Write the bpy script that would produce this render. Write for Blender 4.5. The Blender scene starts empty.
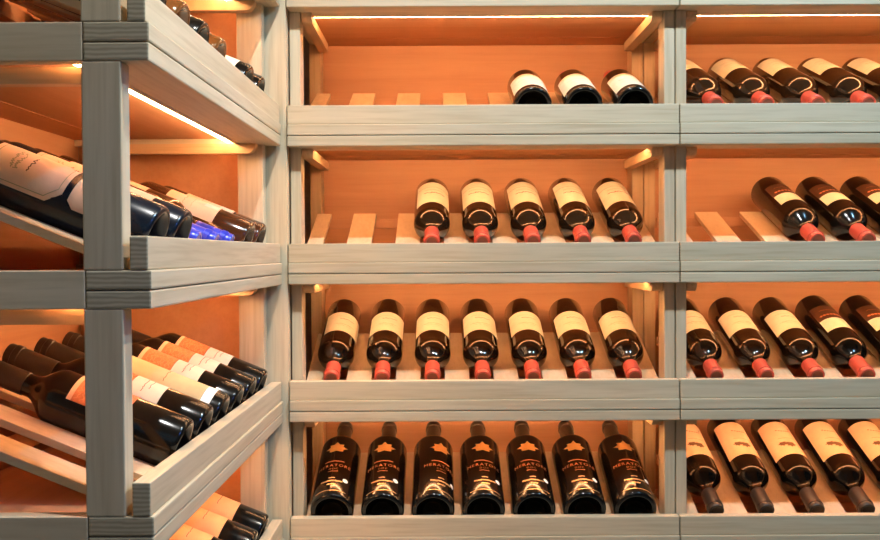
import bpy, bmesh, math, random
from mathutils import Vector, Matrix
random.seed(4)
S = bpy.context.scene
COL = S.collection
PI = math.pi

# ------------------------------------------------------------------ camera
F = 930.0            # focal length in pixels of the 880 px wide frame
D = 1.78             # distance of the back racks' front plane
cam = bpy.data.cameras.new('camera'); co = bpy.data.objects.new('camera', cam); COL.objects.link(co)
cam.sensor_width = 36.0; cam.lens = 36.0 * F / 880.0; cam.clip_start = 0.02
co.matrix_world = (Matrix.Translation((0, 0, 1.5)) @ Matrix.Rotation(math.radians(-0.12), 4, 'Z')
                   @ Matrix.Rotation(math.radians(90 - 0.986), 4, 'X') @ Matrix.Rotation(math.radians(-0.30), 4, 'Z'))
S.camera = co
S.view_settings.view_transform = 'Standard'; S.view_settings.look = 'None'
S.view_settings.exposure = -0.08; S.view_settings.gamma = 1.0; S.view_settings.use_curve_mapping = False

# ------------------------------------------------------------------ world and lights
w = bpy.data.worlds.new('World'); S.world = w; w.use_nodes = True
bg = w.node_tree.nodes['Background']; bg.inputs[0].default_value = (0.55, 0.80, 1.0, 1); bg.inputs[1].default_value = 0.045

def spot(name, loc, aim, power, col, size=0.03, cone=100, blend=0.6):
    l = bpy.data.lights.new(name, 'SPOT'); l.energy = power; l.color = col
    l.shadow_soft_size = size; l.spot_size = math.radians(cone); l.spot_blend = blend
    o = bpy.data.objects.new(name, l); COL.objects.link(o); o.location = loc
    o.rotation_euler = (Vector(aim) - Vector(loc)).to_track_quat('-Z', 'Y').to_euler()
    return o
def area(name, loc, aim, power, col, sx, sy):
    l = bpy.data.lights.new(name, 'AREA'); l.energy = power; l.color = col
    l.shape = 'RECTANGLE'; l.size = sx; l.size_y = sy
    o = bpy.data.objects.new(name, l); COL.objects.link(o); o.location = loc
    o.rotation_euler = (Vector(aim) - Vector(loc)).to_track_quat('-Z', 'Y').to_euler()
    return o
spot('ceiling_spot_key', (0.12, 0.85, 2.88), (0.1, 1.5, 1.2), 84, (0.98, 0.97, 0.93), 0.02, 140)
spot('ceiling_spot_right', (1.15, 0.90, 2.88), (0.75, 1.6, 1.2), 80, (0.34, 0.70, 1.0), 0.02, 125)
spot('left_rack_boost_spot', (0.80, 1.02, 2.88), (-0.32, 1.25, 1.45), 60, (1.0, 0.93, 0.78), 0.02, 46)  # added lamp, no known fixture; brightens the left rack's front lips
spot('blue_accent_light', (1.35, 0.45, 2.25), (-0.42, 1.35, 1.38), 24, (0.08, 0.22, 1.0), 0.06, 26, 0.5)
area('room_fill_light', (0.3, -1.0, 2.8), (0.1, 1.6, 1.3), 5.5, (0.38, 0.74, 1.0), 3.0, 2.0)
LED_STRENGTH = 66.0
LED_COLOR = (1.0, 0.57, 0.265, 1)

# ------------------------------------------------------------------ materials
def newmat(name):
    m = bpy.data.materials.new(name); m.use_nodes = True
    return m, m.node_tree.nodes, m.node_tree.links, m.node_tree.nodes['Principled BSDF']
def wood(name, axis, a, b, rough=0.5, contrast=1.0):
    m, N, L, P = newmat(name)
    tc = N.new('ShaderNodeTexCoord'); mp = N.new('ShaderNodeMapping'); oi = N.new('ShaderNodeObjectInfo')
    sc = [34, 34, 34]; sc[axis] = 1.6; mp.inputs['Scale'].default_value = sc
    mul = N.new('ShaderNodeVectorMath'); mul.operation = 'SCALE'; mul.inputs['Scale'].default_value = 40
    comb = N.new('ShaderNodeCombineXYZ')
    for i in range(3): L.new(oi.outputs['Random'], comb.inputs[i])
    L.new(comb.outputs[0], mul.inputs[0]); L.new(mul.outputs[0], mp.inputs['Location'])
    L.new(tc.outputs['Object'], mp.inputs['Vector'])
    n1 = N.new('ShaderNodeTexNoise'); n1.inputs['Scale'].default_value = 1.0; n1.inputs['Detail'].default_value = 4; n1.inputs['Distortion'].default_value = 0.6
    n2 = N.new('ShaderNodeTexNoise'); n2.inputs['Scale'].default_value = 5.0; n2.inputs['Detail'].default_value = 3
    L.new(mp.outputs[0], n1.inputs['Vector']); L.new(mp.outputs[0], n2.inputs['Vector'])
    r1 = N.new('ShaderNodeValToRGB'); r1.color_ramp.elements[0].position = 0.32; r1.color_ramp.elements[1].position = 0.62
    r1.color_ramp.elements[0].color = (*b, 1); r1.color_ramp.elements[1].color = (*a, 1)
    L.new(n1.outputs['Fac'], r1.inputs[0])
    r2 = N.new('ShaderNodeValToRGB'); r2.color_ramp.elements[0].position = 0.30; r2.color_ramp.elements[1].position = 0.55
    k = 1 - 0.13 * contrast
    r2.color_ramp.elements[0].color = (k, k * .97, k * .93, 1); r2.color_ramp.elements[1].color = (1, 1, 1, 1)
    L.new(n2.outputs['Fac'], r2.inputs[0])
    mx = N.new('ShaderNodeMixRGB'); mx.blend_type = 'MULTIPLY'; mx.inputs[0].default_value = 1
    L.new(r1.outputs[0], mx.inputs[1]); L.new(r2.outputs[0], mx.inputs[2])
    mr = N.new('ShaderNodeMapRange'); mr.inputs['To Min'].default_value = 0.90; mr.inputs['To Max'].default_value = 1.07
    L.new(oi.outputs['Random'], mr.inputs['Value'])
    hs = N.new('ShaderNodeHueSaturation'); L.new(mx.outputs[0], hs.inputs['Color']); L.new(mr.outputs[0], hs.inputs['Value'])
    L.new(hs.outputs[0], P.inputs['Base Color'])
    P.inputs['Roughness'].default_value = rough
    bp = N.new('ShaderNodeBump'); bp.inputs['Strength'].default_value = 0.12; bp.inputs['Distance'].default_value = 0.001
    L.new(n2.outputs['Fac'], bp.inputs['Height']); L.new(bp.outputs[0], P.inputs['Normal'])
    return m
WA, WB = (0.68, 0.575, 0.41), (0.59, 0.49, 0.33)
def end_grain():
    m, N, L, P = newmat('end_grain_wood')
    tc = N.new('ShaderNodeTexCoord'); mp = N.new('ShaderNodeMapping'); oi = N.new('ShaderNodeObjectInfo')
    mp.inputs['Scale'].default_value = (10, 10, 26)
    cb = N.new('ShaderNodeCombineXYZ'); ml = N.new('ShaderNodeMath'); ml.operation = 'MULTIPLY'; ml.inputs[1].default_value = 7
    L.new(oi.outputs['Random'], ml.inputs[0]); L.new(ml.outputs[0], cb.inputs[1]); L.new(ml.outputs[0], cb.inputs[2]); L.new(cb.outputs[0], mp.inputs['Location'])
    L.new(tc.outputs['Object'], mp.inputs['Vector'])
    wv = N.new('ShaderNodeTexWave'); wv.wave_type = 'BANDS'; wv.bands_direction = 'Z'; wv.inputs['Scale'].default_value = 2.4
    wv.inputs['Distortion'].default_value = 3.5; wv.inputs['Detail'].default_value = 3; wv.inputs['Detail Scale'].default_value = 1.2
    L.new(mp.outputs[0], wv.inputs['Vector'])
    r = N.new('ShaderNodeValToRGB'); r.color_ramp.elements[0].color = (0.37, 0.31, 0.21, 1); r.color_ramp.elements[1].color = (0.56, 0.48, 0.33, 1)
    L.new(wv.outputs['Fac'], r.inputs[0]); L.new(r.outputs[0], P.inputs['Base Color']); P.inputs['Roughness'].default_value = 0.6
    return m
EG = end_grain()
def ends(bm):
    for f in bm.faces:
        if abs(f.normal.x) > 0.95: f.material_index = 1
    return bm
IZ = wood('inner_wood_upright', 2, (0.70, 0.48, 0.27), (0.62, 0.41, 0.22))
IY = wood('inner_wood_cleat', 1, (0.70, 0.48, 0.27), (0.62, 0.41, 0.22))
WU, WD, WZ = [wood('pale_wood_' + n, i, WA, WB) for n, i in (('along_width', 0), ('along_depth', 1), ('along_height', 2))]
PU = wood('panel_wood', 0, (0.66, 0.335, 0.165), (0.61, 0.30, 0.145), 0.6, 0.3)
SL = wood('slat_wood', 1, (0.80, 0.58, 0.36), (0.72, 0.50, 0.29), 0.5, 0.5)
def plain(name, col, rough=0.5, metal=0.0, coat=0.0, var=0.08, scale=60):
    m, N, L, P = newmat(name)
    tc = N.new('ShaderNodeTexCoord'); n = N.new('ShaderNodeTexNoise'); n.inputs['Scale'].default_value = scale; n.inputs['Detail'].default_value = 3
    L.new(tc.outputs['Object'], n.inputs['Vector'])
    r = N.new('ShaderNodeValToRGB'); r.color_ramp.elements[0].position = .35; r.color_ramp.elements[1].position = .65
    r.color_ramp.elements[0].color = tuple(c * (1 - var) for c in col) + (1,)
    r.color_ramp.elements[1].color = tuple(min(1, c * (1 + var)) for c in col) + (1,)
    L.new(n.outputs['Fac'], r.inputs[0]); L.new(r.outputs[0], P.inputs['Base Color'])
    P.inputs['Roughness'].default_value = rough; P.inputs['Metallic'].default_value = metal
    P.inputs['Coat Weight'].default_value = coat
    return m
M = {
 'glass': plain('dark_bottle_glass', (0.018, 0.009, 0.004), 0.09, coat=0.6),
 'black_glass': plain('black_bottle_glass', (0.006, 0.005, 0.004), 0.16, coat=0.25),
 'satin_glass': plain('satin_black_glass', (0.006, 0.009, 0.016), 0.24, coat=0.1),
 'amber': plain('amber_bottle_glass', (0.16, 0.055, 0.012), 0.08, coat=0.6),
 'brown_glass': plain('brown_bottle_glass', (0.06, 0.02, 0.007), 0.12, coat=0.5),
 'red': plain('red_foil', (0.58, 0.085, 0.05), 0.38, 0.1),
 'red_top': plain('red_foil_disc', (0.30, 0.09, 0.05), 0.45, 0.1),
 'dark_foil': plain('charcoal_foil', (0.045, 0.03, 0.022), 0.35, 0.2),
 'blue': plain('blue_foil', (0.03, 0.05, 0.55), 0.28, 0.2),
 'cream': plain('cream_paper', (0.76, 0.69, 0.53), 0.6, var=0.04),
 'peach': plain('peach_paper', (0.86, 0.56, 0.36), 0.6, var=0.04),
 'terracotta': plain('terracotta_paper', (0.66, 0.20, 0.07), 0.6, var=0.15, scale=160),
 'orange': plain('led_tinted_paper', (0.85, 0.47, 0.20), 0.6, var=0.04),  # cream paper with the warm LED glow put into its base colour
 'faint': plain('faint_orange_ink', (0.78, 0.36, 0.17), 0.6),
 'pale': plain('pale_paper', (0.72, 0.74, 0.60), 0.55, var=0.04),
 'olive': plain('yellow_green_paper', (0.55, 0.52, 0.30), 0.55, var=0.05),
 'white': plain('white_paper', (0.88, 0.88, 0.82), 0.55, var=0.03),
 'ink': plain('brown_ink', (0.16, 0.07, 0.03), 0.6),
 'soft_ink': plain('soft_tan_ink', (0.45, 0.33, 0.18), 0.6),
 'red_ink': plain('dark_red_ink', (0.35, 0.05, 0.03), 0.6),
 'copper': plain('copper_print', (0.80, 0.30, 0.12), 0.35, 0.4),
 'gold': plain('gold_print', (0.52, 0.27, 0.09), 0.35, 0.5),
 'bright_gold': plain('bright_gold_print', (0.95, 0.55, 0.22), 0.3, 0.6),
 'dark_label': plain('dark_brown_paper', (0.07, 0.025, 0.012), 0.5),
 'wall': plain('wall_plaster', (0.42, 0.34, 0.26), 0.9),
 'floor': plain('floor_stone', (0.25, 0.22, 0.19), 0.5),
}
for g_ in ('glass', 'black_glass', 'satin_glass', 'brown_glass', 'amber'):
    M[g_].node_tree.nodes['Principled BSDF'].inputs['Specular IOR Level'].default_value = 0.34
led, N_, L_, P_ = newmat('led_diffuser')
P_.inputs['Base Color'].default_value = (0.9, 0.8, 0.6, 1)
P_.inputs['Emission Color'].default_value = LED_COLOR; P_.inputs['Emission Strength'].default_value = LED_STRENGTH

# ------------------------------------------------------------------ helpers
def obj(name, bm, mats, parent=None, smooth=False):
    me = bpy.data.meshes.new(name)
    bmesh.ops.recalc_face_normals(bm, faces=bm.faces[:]) if not getattr(bm, 'keep', 0) else None
    bm.to_mesh(me); bm.free()
    for m in (mats if isinstance(mats, (list, tuple)) else [mats]): me.materials.append(m)
    if smooth:
        for p in me.polygons: p.use_smooth = True
        me.set_sharp_from_angle(angle=math.radians(38))
    o = bpy.data.objects.new(name, me); COL.objects.link(o)
    if parent: o.parent = parent
    return o
def box(x0, x1, y0, y1, z0, z1, bev=0.0012):
    bm = bmesh.new(); bmesh.ops.create_cube(bm, size=1)
    for v in bm.verts:
        v.co = Vector(((x0 + x1) / 2 + v.co.x * (x1 - x0), (y0 + y1) / 2 + v.co.y * (y1 - y0), (z0 + z1) / 2 + v.co.z * (z1 - z0)))
    if bev: bmesh.ops.bevel(bm, geom=bm.edges[:], offset=bev, segments=2, affect='EDGES', profile=0.6)
    bm.normal_update()
    return bm
def origin_to(o, p):
    o.data.transform(Matrix.Translation(-Vector(p))); o.location = p
def thing(name, label, cat, group=None):
    o = bpy.data.objects.new(name, None); COL.objects.link(o); o.empty_display_size = 0.05
    o['label'] = label; o['category'] = cat
    if group: o['group'] = group
    return o
def struct(name, bm, m):
    o = obj(name, bm, m); o['kind'] = 'structure'; return o

# ------------------------------------------------------------------ room shell
struct('floor', box(-1.1, 2.2, -2.0, 2.35, -0.05, 0.0, 0), M['floor'])
struct('ceiling', box(-1.1, 2.2, -2.0, 2.35, 2.95, 3.0, 0), M['wall'])
struct('wall_back', box(-1.1, 2.2, 2.24, 2.34, 0, 2.95, 0), M['wall'])
struct('wall_left', box(-0.90, -0.80, -2.0, 2.24, 0, 2.95, 0), M['wall'])

# ------------------------------------------------------------------ racks
PITCH = 0.264
TOPS = [2.313, 2.049, 1.785, 1.521, 1.257, 0.993, 0.729]      # height of each tray's front lip
FIRST, STEP = 0.078, 0.0985
DEP = 0.385
SLOPE = math.radians(22)
BD, BT = 0.27, 0.069          # back end of the slats: distance from the front, height over the lip
def slat_z(T, d): return T + BT - math.tan(SLOPE) * (BD - d)

def rack(label, loc, rz, W, n, post_w, post_d, far_post_d, strip_depth=0.067, end_panel=False, led_rows=(1, 2, 3, 4, 5), first=0.078):
    r = thing('wine_rack', label, 'wine rack', 'wooden wine racks')
    r.location = loc; r.rotation_euler = (0, 0, rz)
    zb = TOPS[-1] - 0.078
    obj('plinth', box(0, W, 0.0, DEP, 0, zb, 0.003), WU, r)
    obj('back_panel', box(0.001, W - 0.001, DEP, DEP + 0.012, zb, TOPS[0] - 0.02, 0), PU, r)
    if end_panel:
        obj('end_panel', box(W + 0.001, W + 0.011, post_d + far_post_d + 0.002, DEP, zb, TOPS[0] - 0.02, 0), PU, r)
    s0 = first - STEP / 2
    for k, T in enumerate(TOPS):
        lipT = T
        obj('front_lip', ends(box(0.0008, W - 0.0008, 0, 0.020, T - 0.0362, T, 0.0018)), [WU, EG], r)
        obj('front_strip', ends(box(0.0008, W - 0.0008, -0.0035, strip_depth, T - 0.0572, T - 0.0366, 0.002)), [WU, EG], r)
        obj('frame_rail', ends(box(0.0008, W - 0.0008, -0.0030, strip_depth, T - 0.078, T - 0.0584, 0.002)), [WU, EG], r)
        for u0 in (0.0008, W - 0.0208):
            obj('side_rail', box(u0, u0 + 0.02, strip_depth + 0.0008, DEP - 0.0005, T - 0.078, T - 0.0366, 0.0012), WD, r)
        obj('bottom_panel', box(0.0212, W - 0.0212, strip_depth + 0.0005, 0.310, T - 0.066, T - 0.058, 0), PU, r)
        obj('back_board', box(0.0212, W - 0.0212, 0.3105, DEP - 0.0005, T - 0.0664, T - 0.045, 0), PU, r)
        obj('front_board', box(0.0212, W - 0.0212, strip_depth + 0.0005, strip_depth + 0.009, T - 0.078, T - 0.0665, 0.0005), WU, r)
        if k > 0:
            obj('back_crossbar', box(0.022, W - 0.022, BD + 0.001, BD + 0.021, T + 0.036, T + 0.0565), PU, r)
            for i in range(n + 1):
                c = s0 + i * STEP
                a, b = c - 0.025, c + 0.025
                a = max(a, 0.0225); b = min(b, W - 0.0225)
                bm = box(a, b, 0, 1, -0.0105, 0, 0.0)
                d0, d1 = 0.034, BD
                for v in bm.verts:
                    d = d0 if v.co.y < 0.5 else d1
                    v.co = Vector((v.co.x, d, slat_z(T, d) + v.co.z))
                bmesh.ops.bevel(bm, geom=bm.edges[:], offset=0.0012, segments=2, affect='EDGES', profile=0.6)
                obj('slat', bm, SL, r)
        else:
            pass
        # posts between this tray and the one above
        if k > 0:
            za, zt = T - 0.0366, TOPS[k - 1] - 0.078
            for u0, pd in ((0.001, post_d), (W - 0.001 - post_w, far_post_d if rz else post_d)):
                pdd = pd
                d_start = 0.027 if rz else 0.033
                dd = (0.0425 if u0 < 0.1 else 0.048) if rz else 0.048
                obj('front_post', box(u0, u0 + post_w, d_start, d_start + dd, za, zt, 0.0018), WZ, r)
            for u0 in (0.001, W - 0.026):
                obj('back_post', box(u0, u0 + 0.025, 0.312, DEP - 0.020, T - 0.0366, TOPS[k - 1] - 0.078, 0.0015), IZ, r)
            # cleats under the ceiling of the compartment, with a rounded front end
            zt2 = TOPS[k - 1] - 0.078
            for u0 in (post_w + 0.003, W - post_w - 0.023):
                bm = bmesh.new()
                prof = [(0.311, 0), (0.311, -0.018)]
                for q in range(7):
                    t = q / 6 * PI / 2
                    prof.append((0.036 + 0.016 * (1 - math.sin(t)), -0.018 * math.cos(t)))
                vs = [[bm.verts.new((u, d, zt2 - 0.0005 + z)) for d, z in prof] for u in (u0, u0 + 0.02)]
                bm.faces.new(vs[0]); bm.faces.new(vs[1][::-1])
                for i in range(len(prof)):
                    j = (i + 1) % len(prof)
                    bm.faces.new((vs[0][i], vs[0][j], vs[1][j], vs[1][i]))
                obj('ceiling_cleat', bm, IY, r)
        if k in led_rows or k == 0:
            obj('led_strip', box(0.025, W - 0.025, strip_depth + 0.023, strip_depth + 0.0258, T - 0.0744, T - 0.0665, 0.0006), led, r)
    return r

BW = 0.750
XL, XR = -0.2871, 0.4632
LW = 0.787
LLOC, LROT = (-0.3087, 0.990, 0), PI / 2 - 0.0104
rack('pale wooden wine rack facing forward in the middle, mostly red-capped bottles', (XL, D, 0), 0, BW, 7, 0.0205, 0.033, 0.033)
rack('pale wooden wine rack cut off by the right edge, holding angled bottles', (XR, D, 0), 0, BW, 7, 0.0205, 0.033, 0.033)
rack('nearest wooden wine rack on the left, seen from its open end', LLOC, LROT, LW, 7, 0.027, 0.027, 0.048, first=0.098, end_panel=True)

t = thing('corner_post', 'tall pale wooden post filling the corner between left and middle wine racks', 'post')
t.location = (-0.3168, D + 0.012, 0)
b = obj('post_board', box(-0.0285, 0.0285, -0.010, 0.020, 0, TOPS[0], 0.001), WZ, t)
# single-mesh thing: keep the mesh itself as the top-level object
for kk in ('label', 'category'): b[kk] = t[kk]
b.parent = None; b.location = t.location; bpy.data.objects.remove(t); b.name = 'corner_post'

# ------------------------------------------------------------------ bottles
def lathe(prof, seg=40):
    bm = bmesh.new(); rings = []
    for r, z in prof:
        if r < 1e-5: rings.append([bm.verts.new((0, 0, z))])
        else: rings.append([bm.verts.new((r * math.cos(2 * PI * i / seg), r * math.sin(2 * PI * i / seg), z)) for i in range(seg)])
    for a, b in zip(rings, rings[1:]):
        for i in range(seg):
            j = (i + 1) % seg
            if len(a) == 1: bm.faces.new((a[0], b[j], b[i]))
            elif len(b) == 1: bm.faces.new((a[i], a[j], b[0]))
            else: bm.faces.new((a[i], a[j], b[j], b[i]))
    return bm
def wrap(bm, R, s, z, lift=0.0):
    a = s / R
    return bm.verts.new(((R + lift) * math.sin(a), -(R + lift) * math.cos(a), z))
def patch(bm, R, s0, s1, z0, z1, lift, mi, n=24, cut=0.0):
    """paper patch on the bottle; cut chamfers its corners"""
    nz = 6
    grid = []
    for j in range(nz + 1):
        z = z0 + (z1 - z0) * j / nz
        e = 0
        if cut: e = max(0, cut - (z - z0), cut - (z1 - z))
        grid.append([wrap(bm, R, s0 + e + (s1 - s0 - 2 * e) * i / n, z, lift) for i in range(n + 1)])
    for j in range(nz):
        for i in range(n):
            f = bm.faces.new((grid[j][i], grid[j][i + 1], grid[j + 1][i + 1], grid[j + 1][i])); f.material_index = mi
def ribbon(bm, R, pts, w, lift, mi):
    """printed line following pts (s, z)"""
    for (a, b) in zip(pts, pts[1:]):
        dx, dz = b[0] - a[0], b[1] - a[1]; l = math.hypot(dx, dz) or 1e-6
        nx, nz = -dz / l * w / 2, dx / l * w / 2
        f = bm.faces.new([wrap(bm, R, p[0], p[1], lift) for p in ((a[0] + nx, a[1] + nz), (b[0] + nx, b[1] + nz), (b[0] - nx, b[1] - nz), (a[0] - nx, a[1] - nz))][::-1])
        f.material_index = mi
def blob(bm, R, cs, cz, poly, lift, mi):
    n = len(poly); c = wrap(bm, R, cs, cz, lift); prev = None
    for k in (0.34, 0.67, 1.0):                        # rings, so that the print follows the round glass
        vs = [wrap(bm, R, cs + x * k, cz + z * k, lift) for x, z in poly]
        for i in range(n):
            j = (i + 1) % n
            f = bm.faces.new((c, vs[i], vs[j]) if prev is None else (prev[i], vs[i], vs[j], prev[j])); f.material_index = mi
        prev = vs
def leaf(r):
    pr = [1.0, .62, .88, .60, 1.0, .64, .84, .66, .50, .66, .84, .64, 1.0, .60, .88, .62]
    return [(r * 1.15 * p * math.sin(2 * PI * i / 16), r * p * math.cos(2 * PI * i / 16)) for i, p in enumerate(pr)]
def circle(r, n=14): return [(r * math.cos(2 * PI * i / n), r * math.sin(2 * PI * i / n)) for i in range(n)]
def letters(bm, R, txt, size, cs, cz, lift, mi, space=1.0):
    cu = bpy.data.curves.new('t', 'FONT'); cu.body = txt; cu.size = size; cu.align_x = 'CENTER'; cu.space_character = space
    cu.resolution_u = 2
    o = bpy.data.objects.new('t', cu); COL.objects.link(o)
    dg = bpy.context.evaluated_depsgraph_get(); me = o.evaluated_get(dg).to_mesh()
    vs = [wrap(bm, R, cs + v.co.x, cz + v.co.y, lift) for v in me.vertices]
    for p in me.polygons:
        try:
            f = bm.faces.new([vs[i] for i in p.vertices]); f.material_index = mi
        except ValueError: pass
    o.evaluated_get(dg).to_mesh_clear(); bpy.data.objects.remove(o); bpy.data.curves.remove(cu)
def squig(bm, R, s0, s1, z, amp, w, lift, mi, n=18, seed=1, tilt=0.0):
    rnd = random.Random(seed)
    pts = [(s0 + (s1 - s0) * i / n, z + tilt * i / n + amp * rnd.uniform(-1, 1)) for i in range(n + 1)]
    ribbon(bm, R, pts, w, lift, mi)

def profile(R, Lb, Ls, Rn, L):
    p = [(0, 0.026), (R * .30, 0.024), (R * .60, 0.015), (R * .76, 0.002), (R * .81, 0.0003), (R * .86, 0.0), (R * .925, 0.0008), (R * .975, 0.0028), (R, 0.0065)]
    p += [(R, Lb * f) for f in (0.3, 0.6, 0.97)]
    n = 12
    for i in range(1, n + 1):
        t = i / n
        p.append((Rn + 0.0 + (R - Rn) * (0.5 + 0.5 * math.cos(PI * t ** 1.15)), Lb * .97 + (Ls - Lb * .97) * t))
    p += [(Rn, L - 0.018), (Rn + .0012, L - 0.0175), (Rn + .0012, L - 0.010), (Rn, L - 0.009), (Rn, L - 0.001), (Rn * .8, L), (0, L)]
    return p

def label_parts(kind, R):
    """list of (part name, bmesh, materials)"""
    bm = bmesh.new(); h = 0.0005; k = 0.0008
    if kind == 'estate':            # cream estate label with an engraved drawing and signature line
        patch(bm, R, -.044, .044, .073, .159, h, 0)
        squig(bm, R, -.018, .018, .127, .0025, .0007, k, 1, 34, 3); squig(bm, R, -.024, .024, .127, .001, .0005, k, 1, 20, 5)
        squig(bm, R, -.014, .014, .134, .002, .0005, k, 1, 22, 8)
        squig(bm, R, -.020, .012, .103, .0018, .0012, k, 2, 26, 4); squig(bm, R, -.020, .022, .091, .0004, .0006, k, 1, 12, 6)
        return [('label', bm, [M['cream'], M['soft_ink'], M['ink']])]
    if kind == 'signature':         # cream label with a rule and a red-brown signature
        patch(bm, R, -.041, .041, .036, .168, h, 0)
        ribbon(bm, R, [(-.041 + .082 * i / 20, .070) for i in range(21)], .0012, k, 1)
        squig(bm, R, -.024, .022, .104, .0032, .0024, k, 2, 24, 11, .004)
        squig(bm, R, -.020, .020, .088, .0006, .0010, k, 1, 14, 12)
        return [('label', bm, [M['cream'], M['ink'], M['red_ink']])]
    if kind == 'plain_cream':
        patch(bm, R, -.042, .042, .022, .126, h, 0)
        squig(bm, R, -.022, .022, .076, .0018, .0011, k, 1, 24, 15); squig(bm, R, -.026, .026, .056, .0007, .0008, k, 1, 20, 16)
        ribbon(bm, R, [(-.042 + .084 * i / 20, .108) for i in range(21)], .0009, k, 1)
        return [('label', bm, [M['cream'], M['soft_ink']])]
    if kind == 'dark_band':         # dark brown label, copper letters, pale rectangle
        patch(bm, R, -.033, .033, .060, .118, h, 0)
        for i in range(7): blob(bm, R, -.021 + i * .007, .103, circle(.0036, 5), k, 1)
        squig(bm, R, -.018, .018, .082, .001, .0006, k, 1, 18, 21)
        b2 = bmesh.new(); patch(b2, R, -.032, .032, .1185, .164, h, 0)
        return [('upper_label', bm, [M['dark_label'], M['copper']]), ('pale_label', b2, [M['pale']])]
    if kind == 'leaf_peach':        # long peach label, brown vine leaf and small lines
        patch(bm, R, -.043, .043, .042, .164, h, 0)
        blob(bm, R, -.006, .128, leaf(.0115), k, 1); blob(bm, R, .009, .125, leaf(.0095), k, 1)
        squig(bm, R, -.020, .014, .106, .0005, .0008, k, 1, 12, 31)
        for i in range(6): blob(bm, R, -.018 + i * .0052, .076 + .0035 * math.sin(i * PI / 5), circle(.0019, 5), k, 1)
        blob(bm, R, -.022, .066, circle(.003, 6), k, 2)
        return [('label', bm, [M['peach'], M['ink'], M['soft_ink']])]
    if kind == 'short_led_tinted':
        patch(bm, R, -.040, .040, .056, .150, h, 0)
        squig(bm, R, -.022, .022, .120, .0022, .0012, k, 1, 20, 35); squig(bm, R, -.014, .016, .092, .001, .0011, k, 1, 14, 36)
        return [('label', bm, [M['orange'], M['ink']])]
    if kind == 'printed':           # gold leaf and lettering printed straight on the glass
        blob(bm, R, 0, .160, leaf(.021), h, 0)
        b2 = bmesh.new()
        letters(b2, R, 'MERATORE', .0125, 0, .094, h, 0, 1.2)
        squig(b2, R, -.020, .020, .1125, .0008, .0026, h, 0, 22, 41)
        letters(b2, R, 'DOC', .0075, 0, .084, h, 0, 1.3); squig(b2, R, -.010, .010, .0785, .0006, .0020, h, 0, 14, 42)
        squig(b2, R, -.006, .006, .056, .0008, .0030, h, 1, 8, 43)
        squig(b2, R, -.022, .022, .046, .0009, .0044, h, 1, 26, 44)
        squig(b2, R, -.008, .008, .035, .001, .0048, h, 1, 8, 46)
        ribbon(b2, R, [(-.032 + .064 * i / 20, .0155) for i in range(21)], .0018, h, 1)
        b3 = bmesh.new(); blob(b3, R, .028, .053, circle(.0060), h, 0)
        return [('leaf_emblem', bm, [M['gold']]), ('lettering', b2, [M['copper'], M['bright_gold']]), ('round_sticker', b3, [M['white']])]
    if kind == 'hexagon':           # wide cut-corner label with a thin frame line
        patch(bm, R, -.036, .036, .106, .202, h, 0, cut=.014)
        pts = [(-.018, .112), (.018, .112), (.031, .125), (.031, .183), (.018, .196), (-.018, .196), (-.031, .183), (-.031, .125), (-.018, .112)]
        dense = []
        for a, b in zip(pts, pts[1:]): dense += [(a[0] + (b[0] - a[0]) * i / 6, a[1] + (b[1] - a[1]) * i / 6) for i in range(6)]
        ribbon(bm, R, dense + [pts[0]], .0010, k, 1)
        squig(bm, R, -.014, .014, .174, .003, .0012, k, 1, 22, 51); squig(bm, R, -.014, .014, .168, .003, .0012, k, 1, 22, 52)
        squig(bm, R, -.012, .012, .154, .0020, .0014, k, 2, 16, 53)
        b2 = bmesh.new(); patch(b2, R, -.034, .034, .046, .098, h, 0, cut=.008)
        squig(b2, R, -.020, .020, .080, .002, .0012, k, 1, 20, 54)
        return [('label', bm, [M['peach'], M['soft_ink'], M['ink']]), ('lower_label', b2, [M['peach'], M['soft_ink']])]
    if kind in ('terracotta', 'low_terracotta'):   # terracotta pictorial label, mostly over a pale one
        lo, hi = (.112, .1665) if kind == 'terracotta' else (.074, .150)
        patch(bm, R, -.038, .038, lo, hi, h, 0)
        patch(bm, R, -.038, .038, hi - .006, hi, k, 2)
        n = int((hi - lo - .01) / .006)
        for q in range(n):
            squig(bm, R, -.034, .034, lo + .005 + q * .006, .0035, .0006, k, 1, 26, 60 + q)
        out = [('label', bm, [M['terracotta'], M['faint'], M['peach']])]
        if kind == 'terracotta':
            b2 = bmesh.new(); patch(b2, R, -.038, .038, .066, .1115, h, 0)
            squig(b2, R, -.022, .020, .094, .001, .0009, k, 1, 22, 70); squig(b2, R, -.014, .018, .086, .0008, .0008, k, 1, 16, 71)
            out.append(('lower_label', b2, [M['pale'], M['ink']]))
        return out
    if kind == 'olive':
        patch(bm, R, -.038, .038, .033, .160, h, 0)
        squig(bm, R, -.022, .020, .094, .001, .0009, k, 1, 22, 80)
        b2 = bmesh.new(); patch(b2, R, -.038, .038, .018, .0325, h, 0)
        return [('label', bm, [M['olive'], M['ink']]), ('white_band', b2, [M['white']])]
    if kind == 'long_cream':
        patch(bm, R, -.034, .034, .060, .150, h, 0); patch(bm, R, -.006, .034, .062, .086, k, 1)
        squig(bm, R, -.020, .020, .12, .002, .001, k, 2, 22, 90); squig(bm, R, -.020, .020, .105, .001, .0008, k, 2, 22, 91)
        return [('label', bm, [M['peach'], M['cream'], M['soft_ink']])]

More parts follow.
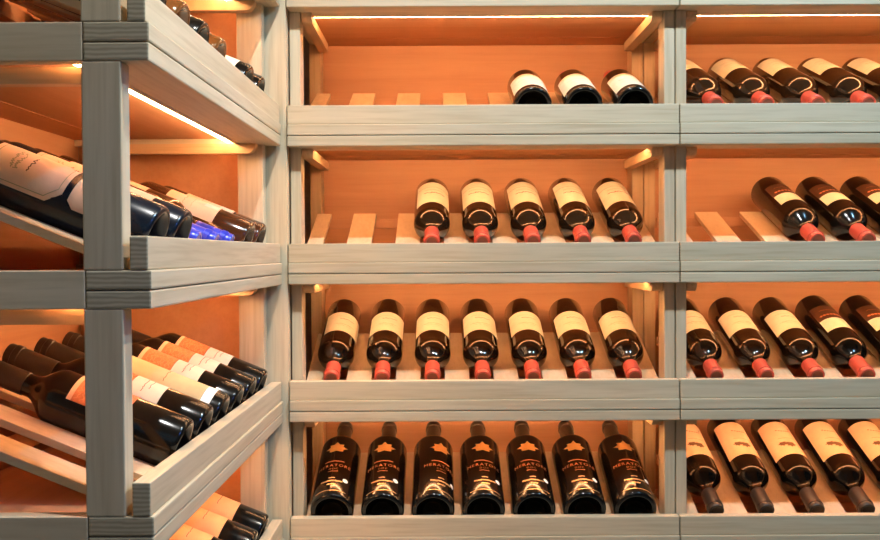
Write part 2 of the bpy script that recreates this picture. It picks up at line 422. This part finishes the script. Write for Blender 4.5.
KINDS = {   # kind: (R, body length, shoulder end, neck radius, length, glass, foil, foil length, foil end, label)
 'estate':    (.0372, .200, .240, .0140, .292, 'glass', 'red', .045, 'red_top', 'estate'),
 'signature': (.0372, .204, .246, .0140, .300, 'glass', 'red', .052, 'red_top', 'signature'),
 'cream_red': (.0372, .204, .246, .0140, .300, 'glass', 'red', .052, 'red_top', 'plain_cream'),
 'base_cream':(.0372, .176, .220, .0140, .280, 'black_glass', 'red', .052, 'red_top', 'plain_cream'),
 'banded':    (.0372, .208, .246, .0145, .300, 'black_glass', 'red', .054, 'red_top', 'dark_band'),
 'peach_leaf':(.0372, .204, .240, .0145, .303, 'black_glass', 'dark_foil', .056, 'dark_foil', 'leaf_peach'),
 'printed':   (.0420, .206, .242, .0150, .305, 'black_glass', 'dark_foil', .060, 'dark_foil', 'printed'),
 'magnum':    (.0378, .240, .275, .0160, .325, 'satin_glass', 'dark_foil', .045, 'dark_foil', 'hexagon'),
 'blue_cap':  (.0340, .196, .236, .0145, .300, 'brown_glass', 'blue', .060, 'blue', 'long_cream'),
 'brown_long':(.0372, .190, .225, .0145, .290, 'brown_glass', 'dark_foil', .060, 'dark_foil', 'long_cream'),
 'terracotta':(.0372, .185, .220, .0145, .290, 'black_glass', 'dark_foil', .070, 'dark_foil', 'terracotta'),
 'low_terracotta': (.0365, .172, .207, .0145, .280, 'black_glass', 'dark_foil', .066, 'dark_foil', 'low_terracotta'),
 'olive':     (.0372, .185, .220, .0145, .290, 'black_glass', 'dark_foil', .070, 'dark_foil', 'olive'),
 'amber':     (.0372, .185, .220, .0145, .290, 'amber', 'dark_foil', .060, 'dark_foil', 'plain_cream'),
 'peach_base':(.0372, .185, .220, .0145, .290, 'black_glass', 'dark_foil', .060, 'dark_foil', 'short_led_tinted'),
}
PROTO = {}
def finish(root, name, bm, mats):
    me = bpy.data.meshes.new(name); bm.to_mesh(me); bm.free()
    for m in mats: me.materials.append(m)
    for p in me.polygons: p.use_smooth = True
    o = bpy.data.objects.new(name, me); COL.objects.link(o); o.parent = root
def copy_tree(o, parent=None):
    c = o.copy(); COL.objects.link(c); c.parent = parent
    for ch in list(o.children): copy_tree(ch, c)
    return c
def bottle(kind, label, group):
    if kind not in PROTO:
        R, Lb, Ls, Rn, L, g, foil, fl, fe, lab = KINDS[kind]
        root = bpy.data.objects.new('wine_bottle', None); COL.objects.link(root); root.empty_display_size = .03
        obj('glass_body', lathe(profile(R, Lb, Ls, Rn, L)), M[g], root, True)
        rr = Rn + .0009
        cap = obj('capsule', lathe([(rr - .0004, L - fl), (rr, L - fl + .0005), (rr, L - .0185), (rr + .0012, L - .0175), (rr + .0012, L - .0095), (rr, L - .0085), (rr, L - .0005), (rr - .001, L + .001), (rr * .72, L + .0012)], 28), M[foil], root, True)
        obj('capsule_disc', lathe([(rr * .72, L + .0012), (rr * .66, L + .0004), (rr * .25, L + .0004), (0, L + .0006)], 24), M[fe], cap, True)
        for nm, bm, mats in label_parts(lab, R): finish(root, nm, bm, mats)
        PROTO[kind] = root
    else:
        root = copy_tree(PROTO[kind])
    root['label'] = label; root['category'] = 'wine bottle'; root['group'] = group
    return root
RM = {0: Matrix.Translation((XL, D, 0)), 1: Matrix.Translation((XR, D, 0)),
      2: Matrix.Translation(LLOC) @ Matrix.Rotation(LROT, 4, 'Z')}
GAP = STEP - 0.050
def place(kind, ri, T, slot, base_out, label, group, spin=0.0, du=0.0, dd=0.0, yaw=0.0):
    """lay a bottle in the gap between two slats; slot counts from 1"""
    R, L = KINDS[kind][0], KINDS[kind][4]
    u = (0.098 if ri == 2 else FIRST) + (slot - 1) * STEP + du
    hgt = math.sqrt(R * R - (GAP / 2) ** 2) + 0.0006
    up = Vector((0, -math.sin(SLOPE), math.cos(SLOPE)))       # normal of the slat plane
    back = Vector((0, math.cos(SLOPE), math.sin(SLOPE)))      # up the slats, away from the front
    p0 = Vector((u, BD, slat_z(T, BD))) + up * hgt            # on the bottle's axis
    if base_out:
        a = back; tn = math.tan(SLOPE)                        # base disc touches the lip's inner top edge
        dc = (0.0212 + dd - (p0.z - tn * p0.y - T) * tn) / (1 + tn * tn)
        c = p0 + back * ((dc - p0.y) / back.y)
    else:
        a = -back
        c = p0 + back * ((0.0275 + dd + L * back.y - p0.y) / back.y)        # base centre
    a = Matrix.Rotation(yaw, 3, 'Z') @ a
    n = Matrix.Rotation(spin, 3, a) @ up
    y = -n; x = y.cross(a)
    m = Matrix((x, y, a)).transposed().to_4x4(); m.translation = c
    o = bottle(kind, label, group); o.matrix_world = RM[ri] @ m
    return o
ORD = ['', 'first', 'second', 'third', 'fourth', 'fifth', 'sixth', 'seventh']
T1, T2, T3, T4 = TOPS[2], TOPS[3], TOPS[4], TOPS[5]
rnd = random.Random(7)
# ---- middle rack
for i, s in enumerate((5, 6, 7)):
    place('base_cream', 0, T1, s, True, 'dark bottle with its round base outward, %s on the middle rack\'s top shelf' % ['leftmost', 'centre one', 'rightmost'][i], 'bottles on the middle rack top shelf', rnd.uniform(-.15, .15))
for i, s in enumerate(range(3, 8)):
    place('signature', 0, T2, s, False, 'red-capped bottle with ruled signature label, %s from left on middle rack second shelf' % ORD[i + 1], 'signature label bottles on the middle rack second shelf', rnd.uniform(-.15, .15))
for s in range(1, 8):
    place('estate', 0, T3, s, False, 'red-capped bottle with cream estate label, %s from left on middle rack third shelf' % ORD[s], 'estate bottles on the middle rack third shelf', -.35 if s == 1 else rnd.uniform(-.12, .12))
for s in range(1, 8):
    place('printed', 0, T4, s, True, 'wide black bottle with gold leaf print, %s from left on middle rack bottom shelf' % ORD[s], 'gold printed bottles on the middle rack bottom shelf', {3: .4}.get(s, rnd.uniform(-.12, .12)))
# ---- right rack
for s in range(1, 6):
    place('cream_red', 1, T1, s, False, 'red-capped cream-label bottle, %s from left on the right rack\'s top shelf' % ORD[s], 'bottles on the right rack top shelf', rnd.uniform(-.2, .1))
for i, s in enumerate((3, 4, 5)):
    place('banded', 1, T2, s, False, 'red-capped bottle, dark label with pale rectangle, %s from left on right rack second shelf' % ORD[i + 1], 'dark label bottles on the right rack second shelf', rnd.uniform(-.1, .1))
for s in (1, 2, 3):
    place('estate', 1, T3, s, False, 'red-capped bottle with cream estate label, %s from left on right rack third shelf' % ORD[s], 'estate bottles on the right rack third shelf', rnd.uniform(-.1, .1))
for i, s in enumerate((4, 5)):
    place('banded', 1, T3, s, False, 'red-capped dark-label bottle on right rack third shelf, %s' % ['right of the cream labels', 'cut by the photo edge'][i], 'dark label bottles on the right rack third shelf', rnd.uniform(-.1, .1))
for s in range(1, 6):
    place('peach_leaf', 1, T4, s, False, 'dark-capped bottle with peach leaf label, %s from left on right rack bottom shelf' % ORD[s], 'peach label bottles on the right rack bottom shelf', rnd.uniform(-.1, .1))
# ---- left rack (spin turns a label towards the camera)
LS = 'bottles on the left rack '
for s, k, bo, txt in ((1, 'black', 1, 'dark bottle base out, nearest on the left rack\'s top shelf'), (2, 'amber', 1, 'amber bottle base out, second from near end of left rack top shelf'),
                      (3, 'black', 1, 'dark bottle base out behind the amber one, left rack top shelf'), (4, 'amber', 1, 'amber bottle base out, farther of the two on left rack top shelf'),
                      (5, 'neck', 0, 'bottle with its neck outward between others, left rack top shelf'), (6, 'black', 1, 'dark bottle base out, second from the corner on left rack top shelf'),
                      (7, 'black', 1, 'dark bottle base out, nearest the corner on left rack top shelf')):
    place({'black': 'base_cream', 'amber': 'amber', 'neck': 'peach_leaf'}[k], 2, T1, s, bool(bo), txt, LS + 'top shelf', -.3)
for s, txt in ((1, 'large black bottle with cut-corner label behind the near post, left rack second shelf'), (2, 'large black bottle base out, just right of the near post, left rack second shelf')):
    place('magnum', 2, T2, s, True, txt, LS + 'second shelf', -.75)
for i, s in enumerate((3, 4, 5)):
    place('blue_cap', 2, T2, s, False, 'blue-capped bottle neck out on left rack second shelf, %s of three' % ['nearest', 'middle', 'farthest'][i], LS + 'second shelf', -.2)
for i, s in enumerate((6, 7)):
    place('brown_long', 2, T2, s, True, 'brown bottle with long cream label, left rack second shelf, %s' % ['in front of the corner one', 'nearest the corner'][i], LS + 'second shelf', -.35)
for s in (2, 3, 4, 5, 6, 7):
    k = {4: 'olive', 2: 'low_terracotta'}.get(s, 'terracotta')
    txt = {2: 'lowest dark bottle with terracotta label, passing behind the near post on left rack third shelf',
           3: 'terracotta-label bottle, second nearest on left rack third shelf, base beside the near post',
           4: 'bottle with yellow-green label and white band on left rack third shelf',
           5: 'terracotta-label bottle just beyond the yellow-green one, left rack third shelf',
           6: 'terracotta-label bottle second from the corner, left rack third shelf',
           7: 'terracotta-label bottle nearest the corner, left rack third shelf'}[s]
    place(k, 2, T3, s, True, txt, LS + 'third shelf', -.2)
for s in (4, 5, 6, 7):
    place('peach_base', 2, T4, s, True, 'bottle with LED-tinted orange label on left rack bottom shelf, %s from the corner' % {4: 'fourth', 5: 'third', 6: 'second', 7: 'first'}[s], LS + 'bottom shelf', -.25)
